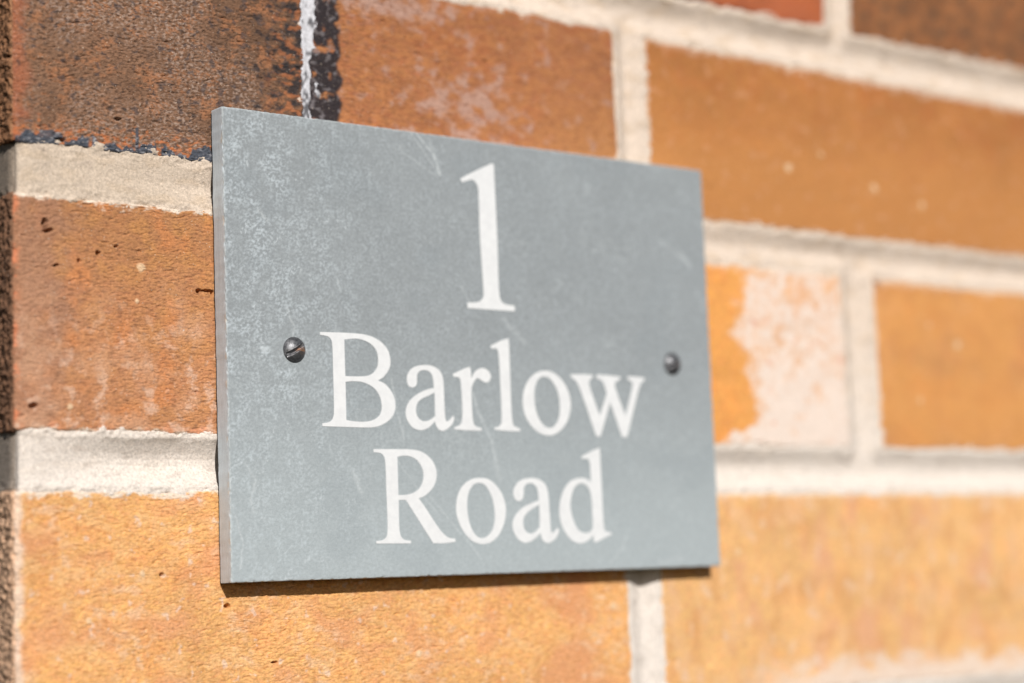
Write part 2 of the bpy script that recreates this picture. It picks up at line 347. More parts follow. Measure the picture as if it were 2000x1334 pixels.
V, F, C = [], [], []; nv_ = 0
for ri, (y0, y1, bricks) in enumerate(ROWS):
    for bi, (s0, s1, style) in enumerate(bricks):
        seed = 1000 + ri * 131 + bi * 37
        seen = 2 <= ri <= 5 and s0 < 440
        if seen and s0 < 95:
            sp = [(-300, -14, 3.0), (-14, 76, 0.24), (76, 240, 0.34)]
            if ri == 5: sp = [(-300, 400, 1.6)]
            if ri == 3: sp = [(-300, -14, 3.0), (-14, 64, 0.24), (64, 240, 1.0)]
            ss = edges_axis(s0, s1, 1, 0.3, 1, sp); ys = edges_axis(y0, y1, 1, 1.6 if ri == 5 else 0.20, 1)
        elif seen:
            ss = edges_axis(s0, s1, 1, 0.62, 1); ys = edges_axis(y0, y1, 1, 0.5, 1)
        else:
            ss = edges_axis(s0, s1, 1, 2.0, 1); ys = edges_axis(y0, y1, 1, 2.0, 1)
        S, Y = np.meshgrid(ss, ys, indexing='ij')
        ra = {'dusk': 1.1, 'buff': 0.9, 'russet': 1.1}.get(style, 1.4)
        over = np.maximum(0, np.maximum(s0 - S, S - s1)) + np.maximum(0, np.maximum(y0 - Y, Y - y1))
        qs = np.clip(S, s0, s1); qy = np.clip(Y, y0, y1); qd = -over
        cs = np.clip(qs, s0 + ra, s1 - ra); cy = np.clip(qy, y0 + ra, y1 - ra); cd = np.minimum(qd, -ra)
        n1, n2, n3 = qs - cs, qy - cy, qd - cd
        ln = np.maximum(np.sqrt(n1**2 + n2**2 + n3**2), 1e-9); n1, n2, n3 = n1 / ln, n2 / ln, n3 / ln
        # relief
        wx = S + 1.2 * fbm(S / 6, Y / 5, seed + 5, 2); wy = Y + 0.7 * fbm(S / 5, Y / 4, seed + 7, 2)
        h = 0.28 * fbm(S / 22, Y / 16, seed + 40, 3)
        rough_k = dict(dusk=1.35, russet=1.0, buff=0.9).get(style, 0.8)
        h += rough_k * (0.075 * fbm(wx / 1.7, wy / 1.0, seed + 41, 3, 0.65) + 0.10 * fbm(S / 0.75, Y / 0.5, seed + 61, 2))
        if seen and s0 < 95:
            h -= rough_k * 0.34 * np.maximum(dashes(S + .3 * noise(S, Y, 3), Y, 1.25, 0.55, seed + 60, 0.42, 0.09), 1.3 * dashes(wx, wy, 3.0, 1.9, seed + 70, 0.28, 0.14))
        cr = 1 - np.abs(fbm(wx / 3.4, wy / 1.1, seed + 42, 2)) * 5.0          # short drag tears
        h -= rough_k * 0.12 * np.clip(cr, 0, 1)**2 * sstep(-0.05, 0.25, fbm(S / 2.6, Y / 1.8, seed + 43, 2))
        h -= 0.5 * sstep(0.44, 0.6, noise(wx / 4.2, wy / 1.6, seed + 44))
        if s0 < -1:                                                       # coarse return face
            sd = sstep(0.5, -1.0, S)
            h += sd * (0.75 * fbm(S / 1.9, Y / 1.9, seed + 45, 3) - 0.1)
            h -= (1 - sstep(0.0, 2.2, np.abs(S - 0.6))) * np.clip(0.35 + 1.0 * fbm(S * 0, Y / 5, seed + 46, 3), 0, 1) * 0.8
        col = brick_colour(style, S, Y, s0, s1, y0, y1, seed)
        for px, py, pw, ph in PITS.get(style, []):
            if s0 < px < s1 and y0 < py < y1:
                g = ((S - px + 0.3 * noise(S * 1.5, Y * 1.5, 5)) / pw)**2 + ((Y - py + 0.3 * noise(S * 1.5, Y * 1.5, 9)) / ph)**2
                h -= 2.6 * (1 - sstep(0.35, 1.6, g))
        for px, py, pr in GRAINS.get(style, []):
            if s0 < px < s1 and y0 < py < y1:
                g = ((S - px) / pr)**2 + ((Y - py) / pr)**2
                g = g * (1 + 0.9 * noise(S * 0.9, Y * 0.9, 77)); col = mix(col, A(252, 218, 178), (1 - sstep(0.2, 1.4, g)) * 0.8); h += 0.15 * (1 - sstep(0.3, 1.1, g))
        if style == 'patchy':
            h += 0.12 * sstep(0, 6, S - 262) * fbm(S / 2, Y / 2, seed + 47, 2)
        if style == 'brown' and ri == 4: S_ = (1 - sstep(0, 8, S - s0)) * (1.8 * sstep(142, 112, Y) + 1.1 * noise(Y / 3.0, Y * 0, 91))
        else: S_ = 0
        ws = -S_ + 0.9 * noise(S / 30, Y / 13, seed + 48) + 0.5 * noise(S / 9, Y / 5, seed + 49)
        wyy = 1.1 * noise(S / 17, Y / 40, seed + 50) + 0.5 * noise(S / 5, Y / 9, seed + 51)
        if ri == 4 and s0 == -100: ws = ws + (1 - sstep(0, 6, s1 - S)) * 0.9 * noise(Y / 2.4, Y * 0, 93)
        if s0 < -1 or s1 < 0: ws = ws * sstep(2, 8, S)
        ps = cs + n1 * (ra + h) + ws; py_ = cy + n2 * (ra + h) + wyy; pd = cd + n3 * (ra + h)
        X, Yw, Dw = wrap(ps, py_, pd, 1.6)
        v = to_world(X, Yw, Dw).reshape(-1, 3)
        V.append(v); F.append(grid_faces(len(ss), len(ys), nv_)); C.append(col.reshape(-1, 3)); nv_ += len(v)

wall = empty('brick_wall', W(0, -216, -50), 'orange and brown brick wall with pale mortar joints behind the slate sign', 'brick wall')
worg = np.array(W(0, -216, -50))
brickwork = np_mesh('brickwork', np.concatenate(V), np.concatenate(F), [M_BRICK], {'tint': np.concatenate(C)}, wall, worg)
del V, F, C

# mortar: one sheet with concave tooled joints, sunk behind the brick faces
def axis(a, b, zones, default):
    pts = [a]; x = a
    while x < b:
        d = default
        for lo, hi, st in zones:
            if lo <= x < hi: d = st
        x += d; pts.append(x)
    return np.array(pts)
ss = axis(-215, 640, [(-215, -14, 3.0), (-14, 62, 0.33), (62, 86, .6), (86, 94, 0.3), (94, 240, 0.62), (240, 440, 0.75), (440, 640, 3.0)], 1.0)
ys = axis(-216, 298, [(-216, -84, 2.0), (-84, -62, 0.8), (-2.5, 18, 0.3), (73, 92, 0.3), (92, 145, 1.0), (145, 166, 0.45), (225, 300, 3.0)], 1.6)
S, Y = np.meshgrid(ss, ys, indexing='ij')
sx = S + 0.5 * noise(S / 9, Y / 7, 700); sy = Y + 0.6 * noise(S / 12, Y / 30, 701)
dist = np.full(S.shape, 30.0); wid = np.full(S.shape, 6.6)
for y0, y1, bricks in ROWS:
    for s0, s1, style in bricks:
        dx = np.maximum(s0 - sx, sx - s1); dy = np.maximum(y0 - sy, sy - y1)
        dd = np.where((dx > 0) & (dy > 0), np.hypot(dx, dy), np.maximum(dx, dy))
        dist = np.minimum(dist, dd)
tight = (np.abs(S - 90.1) < 3.2) & (Y > 89) & (Y < 148)
wid = np.where(tight, 1.7, 6.6)
t = np.clip(dist / wid, 0, 1)
# tooled slightly low: the deepest line of a bed joint sits under its middle
deep = 4.9 * (1 - 0.22 * sstep(60, 200, S)) * (0.85 + 0.5 * fbm(S / 45, Y / 90, 702, 2)) * np.clip((S - 5 - 12 * (Y > 40)) / (30 + 14 * (Y > 40)), 0.05, 1) * np.where((Y > 72) & (Y < 92), 0.30 + 0.55 * sstep(30, 110, S), 1.0)
deep = np.where(tight, 0.35, deep)
lip = 0.16 + 0.10 * fbm(S / 11, Y / 60, 718, 3) + 0.02
tp = np.clip((t - lip) / (1 - lip), 0, 1)
prof = -deep * 0.85 * (0.8 * (tp - 0.10 * sstep(0.7, 1, tp)) + 0.2 * (1 - (1 - tp)**2))
low = fbm(S / 4.5, Y / 3.2, 704, 4)
h = -0.30 + prof + (0.70 * low + 0.30 * fbm(S / 1.4, Y / 1.2, 715, 3)) * (1 - sstep(0, 0.45, t) * 0.92) + 0.075 * fbm(S / 0.8, Y / 0.8, 705, 3, 0.7) + 0.10 * fbm(S / 8, Y / 3, 706, 2)
h -= 3.2 * sstep(-0.7, -3.6, dist + 1.5 * low + 0.6 * fbm(S / 1.1, Y / 1.1, 717, 2))        # tucks behind the bricks
h = np.where(dist < -3.9, -3.5, h)
h -= 0.6 * sstep(0.53, 0.6, noise(S / 1.8, Y / 1.1, 708))
h = h + sstep(1.5, -1.5, S) * (-0.8)
c = np.ones(S.shape + (3,)) * A(241, 222, 204)
c *= (1 + 0.08 * fbm(S / 18, Y / 5, 710, 3) + 0.16 * fbm(S / 0.9, Y / 0.9, 711, 3, 0.7))[..., None]
c = mix(c, A(226, 200, 172), sstep(0.0, 0.45, fbm(S / 9, Y / 4, 712, 3)) * 0.5)
c = mix(c, A(255, 246, 237), sstep(70, -10, Y) * 0.72)  # joints whiten downwards: brighter light low on the wall, painted into the mortar
c = mix(c, A(214, 194, 170), sstep(72, 78, Y) * sstep(95, 89, Y) * sstep(90, 30, S) * 0.55)
c = mix(c, A(190, 172, 158), sstep(0.30, 0.55, fbm(S / 6, Y / 3, 713, 3)) * 0.35)
c = mix(c, A(232, 231, 236), tight * 1.0)
c = mix(c, A(60, 58, 62), tight * sstep(0.22, 0.42, fbm(S / 2, Y / 2.2, 716, 2) + sstep(122, 106, Y) * 0.40) * 0.85)
c = mix(c, A(150, 135, 120), sstep(0.5, -2.5, S + 1.5 * noise(Y / 5, Y * 0, 714)) * 0.85)
X, Yw, Dw = wrap(S, Y, h, 5.2)
mortar = np_mesh('mortar', to_world(X, Yw, Dw).reshape(-1, 3), grid_faces(len(ss), len(ys)), [M_MORTAR], {'tint': np.clip(c, 0.01, .8).reshape(-1, 3)}, wall, worg)

# ------------------------------------------------------------------ the slate sign
PX, PY, TH = 57.90, -24.52, 0.0026369
PW, PH, DF, DB = 177.86, 128.02, 6.61, 0.9
ct, st_ = math.cos(TH), math.sin(TH)
def plate_to_wall(u, v):
    return PX + u * ct - v * st_, PY + u * st_ + v * ct
sign = empty('house_sign', W(PX + PW / 2, PY, 3.5), 'grey slate house sign with white lettering screwed to the brick wall', 'house sign')
sorg = np.array(W(PX + PW / 2, PY, 3.5))

def slate_material():
    mt, n, l, b = new_mat('riven_slate')
    tc = n.new('ShaderNodeTexCoord').outputs['Object']
    at = n.new('ShaderNodeAttribute'); at.attribute_name = 'tint'
    fib = nz(n, l, tc, 900, 4, 0.75, (1.0, 1.0, 1.6)); fine = nz(n, l, tc, 2600, 2, 0.7)
    c = scale_col(n, l, at.outputs['Color'], ramp(n, l, fib, 0.3, 0.7, 0.91, 1.09))
    c = scale_col(n, l, c, ramp(n, l, fine, 0.3, 0.7, 0.93, 1.07))
    l.new(c, b.inputs['Base Color'])
    l.new(ramp(n, l, fib, 0.3, 0.7, 0.62, 0.82), b.inputs['Roughness'])
    b.inputs['Specular IOR Level'].default_value = 0.4
    ad = n.new('ShaderNodeMath'); ad.operation = 'ADD'; l.new(fib, ad.inputs[0]); l.new(fine, ad.inputs[1])
    bp = n.new('ShaderNodeBump'); bp.inputs['Strength'].default_value = 1.0; bp.inputs['Distance'].default_value = 0.00003
    l.new(ad.outputs[0], bp.inputs['Height']); l.new(bp.outputs[0], b.inputs['Normal'])
    return mt
def sawn_material():
    mt, n, l, b = new_mat('sawn_slate_edge')
    tc = n.new('ShaderNodeTexCoord').outputs['Object']
    at = n.new('ShaderNodeAttribute'); at.attribute_name = 'tint'
    saw = nz(n, l, tc, 1500, 3, 0.7, (2.0, 2.0, 0.12)); fine = nz(n, l, tc, 2000, 2, 0.7)
    c = scale_col(n, l, at.outputs['Color'], ramp(n, l, saw, 0.3, 0.7, 0.88, 1.12))
    c = scale_col(n, l, c, ramp(n, l, fine, 0.3, 0.7, 0.92, 1.08))
    l.new(c, b.inputs['Base Color']); b.inputs['Roughness'].default_value = 0.8
    return mt
M_SLATE, M_SAWN = slate_material(), sawn_material()

def pl_axis(L, st):
    e = [-5.7, -4.6, -3.4, -2.2, -1.4, -0.9, -0.6, -0.4, -0.25, -0.1]
    mid = list(np.arange(0, L, st)) + [L]
    return np.array(e + mid + [L - x for x in reversed(e)])
us = pl_axis(PW, 0.25); vs = pl_axis(PH, 0.25)
U, Vv = np.meshgrid(us, vs, indexing='ij')
ra = 0.32
over = np.maximum(0, np.maximum(-U, U - PW)) + np.maximum(0, np.maximum(-Vv, Vv - PH))
qs = np.clip(U, 0, PW); qy = np.clip(Vv, 0, PH); qd = -np.minimum(over, DF - DB)
cs = np.clip(qs, ra, PW - ra); cy = np.clip(qy, ra, PH - ra); cd = np.minimum(qd, -ra)
n1, n2, n3 = qs - cs, qy - cy, qd - cd
ln = np.maximum(np.sqrt(n1**2 + n2**2 + n3**2), 1e-9); n1, n2, n3 = n1 / ln, n2 / ln, n3 / ln
edge = np.minimum(np.minimum(U, PW - U), np.minimum(Vv, PH - Vv))
h = 0.018 * fbm(U / 9, Vv / 7, 801, 3) * sstep(0, 2, edge)
h -= 0.55 * np.exp(-(np.abs(edge) / 0.45)**2) * np.clip(fbm(U / 1.9, Vv / 1.9, 802, 4) - 0.02, 0, 1)
side = sstep(-0.15, -0.35, edge)
h += side * 0.05 * fbm(U / 3, Vv / 3, 803, 3)
lwob = 0.18 * noise(U * 0, Vv / 9, 804) + 0.10 * noise(U * 0 + 4, Vv / 2.5, 805)
tint = np.ones(U.shape + (3,)) * A(155, 161, 164)
cloud = fbm(U / 30, Vv / 26, 810, 4); fuzz = fbm(U / 0.9, Vv / 0.8, 811, 3, .65); fz2 = fbm(U / 2.6, Vv / 2.2, 812, 3)
tint *= (1 + 0.07 * cloud + 0.17 * fuzz + 0.07 * fz2)[..., None]
leftk = sstep(62, 4, U)
haze = sstep(-0.45, 0.75, fbm(U / 7, Vv / 9, 813, 5, 0.62) + 0.15 * leftk)
tint = mix(tint, A(206, 216, 222), haze * (0.17 + 0.55 * leftk) * sstep(-0.25, 0.55, fuzz + .5 * fz2))
haze2 = sstep(0.2, 0.6, fbm(U / 17 + 9, Vv / 15, 814, 4))
tint = mix(tint, A(186, 192, 194), haze2 * sstep(-.3, .4, fuzz + fz2) * 0.28)
tint = mix(tint, A(190, 200, 203), sstep(80, 0, Vv) * 0.6)          # brighter light towards the foot of the plate, put into the colour
tint = mix(tint, A(140, 150, 156), sstep(0.1, 0.5, fbm(U / 24 + 3, Vv / 20 + 8, 815, 3)) * 0.14)
# hair-thin mineral veins
def vein(U, V, sx, seed, w, thr):
    f = fbm(U / sx, V / sx, seed, 4, .55)
    return np.exp(-(f / w)**2) * sstep(thr, thr + 0.2, fbm(U / (sx * .8) + 7, V / (sx * .8), seed + 5, 2)) * sstep(-.2, .4, fuzz + .1)
vm = np.maximum(vein(U, Vv, 14, 820, .018, .12), vein(U + 30, Vv, 8, 830, .02, .22))
tint = mix(tint, A(216, 224, 228), vm * (0.25 + 0.45 * leftk))
vm2 = sstep(0.33, 0.5, fbm(U / 2.2, Vv / 4.0, 840, 3)) * sstep(0.2, 0.5, fbm(U / 9, Vv / 12, 841, 2)) * leftk
tint = mix(tint, A(222, 230, 234), vm2 * 0.5)
# scratches: polylines in plate millimetres (u, v, width, strength)
SCR = [([(64.6, 127.4), (69.9, 122.2), (72.4, 116.1)], 0.35, 0.6), ([(61.9, 128.2), (72.1, 116.1)], 0.25, 0.45), ([(68.8, 126.4), (72.1, 117.1)], 0.5, 0.35), ([(59.9, 121.2), (71.5, 115.5)], 0.2, 0.3), ([(81.8, 52.1), (82.9, 47.6), (87.8, 38.7), (89.0, 32.7)], 0.5, 0.5), ([(89.0, 32.0), (90.1, 27.5)], 1.1, 0.3), ([(65.0, 22.4), (73.7, 13.6), (82.5, 4.6)], 0.2, 0.45), ([(53.1, 33.9), (61.5, 23.8), (68.4, 16.5)], 0.2, 0.35), ([(138.8, 9.9), (135.9, 5.8), (131.1, 1.7)], 0.25, 0.5), ([(167.1, 99.8), (170.2, 95.9)], 0.7, 0.4), ([(158.4, 103.3), (171.3, 96.0)], 0.5, 0.25), ([(33.5, 62.1), (39.7, 46.6), (48.3, 46.8)], 0.15, 0.3), ([(78.5, 83.5), (82.9, 77.7)], 0.3, 0.4), ([(94.2, 74.5), (101.6, 68.0)], 0.9, 0.3), ([(53.0, 55.6), (54.4, 46.9), (56.7, 38.3)], 0.4, 0.4), ([(39.2, 29.5), (41.5, 23.9)], 0.7, 0.45), ([(5.0, 31.4), (8.1, 26.7), (6.1, 21.9), (7.4, 18.5)], 0.35, 0.45), ([(0.9, 19.9), (3.7, 10.4), (2.8, 3.7)], 0.25, 0.5), ([(18.9, 74.1), (21.2, 68.6), (20.3, 65.8)], 0.3, 0.4), ([(10.7, 100.4), (13.1, 97.8)], 0.5, 0.45), ([(152.0, 1.5), (160.8, 2.5)], 1.2, 0.3), ([(35.8, 83.0), (36.6, 79.4)], 0.3, 0.4)]
for pts, w, k in SCR:
    dmin = np.full(U.shape, 99.0)
    ok = (U > min(p[0] for p in pts) - 4) & (U < max(p[0] for p in pts) + 4) & (Vv > min(p[1] for p in pts) - 4) & (Vv < max(p[1] for p in pts) + 4)
    uu = U[ok] + 0.5 * noise(U[ok] / 2.5, Vv[ok] / 2.5, 850); vv = Vv[ok] + 0.5 * noise(U[ok] / 2.5 + 9, Vv[ok] / 2.5, 851)
    dm = np.full(uu.shape, 99.0)
    for (a0, a1), (b0, b1) in zip(pts[:-1], pts[1:]):
        L2 = (b0 - a0)**2 + (b1 - a1)**2; tt = np.clip(((uu - a0) * (b0 - a0) + (vv - a1) * (b1 - a1)) / L2, 0, 1)
        dm = np.minimum(dm, np.hypot(uu - a0 - tt * (b0 - a0), vv - a1 - tt * (b1 - a1)))
    mk = np.zeros(U.shape); mk[ok] = np.exp(-(dm / w)**2) * sstep(-.45, .3, noise(uu / .9, vv / .9, 852) + .1) * k
    tint = mix(tint, A(214, 220, 222), mk)
tint = mix(tint, A(70, 74, 76), sstep(0.66, 0.69, noise(U / 1.3, Vv / 1.3, 860)) * sstep(0.1, .3, noise(U / 22, Vv / 22, 861)) * 0.8)
# ground arris and sawn sides
tint = mix(tint, A(214, 220, 220), np.exp(-((edge + 0.02) / 0.28)**2) * sstep(-.3, .3, fbm(U / 2.2, Vv / 2.2, 862, 3) + .12) * 0.65)
sawn = np.ones(U.shape + (3,)) * np.array([0.545, 0.61, 0.655])
sawn *= (1 + 0.10 * fbm(U / 2, Vv / 14, 863, 3))[..., None]
sawn = mix(sawn, np.array([0.60, 0.53, 0.44]), sstep(0.22, 0.4, fbm(U / 1.2, Vv / 3.0, 864, 3)) * sstep(-1.8, -0.3, edge) * 0.8)
tint = tint * (1 - side[..., None]) + sawn * side[..., None]
pu = cs + n1 * (ra + h) + lwob * sstep(3, 0, U) ; pv = cy + n2 * (ra + h); pd = cd + n3 * (ra + h) + DF
xw, yw = plate_to_wall(pu, pv)
fq = grid_faces(len(us), len(vs))
fi = side.ravel()[fq].mean(1) > 0.5
plate = np_mesh('slate_plate', to_world(xw, yw, pd).reshape(-1, 3), fq, [M_SLATE, M_SAWN], {'tint': np.clip(tint, .01, .8).reshape(-1, 3)}, sign, sorg, fi.astype(np.int32))

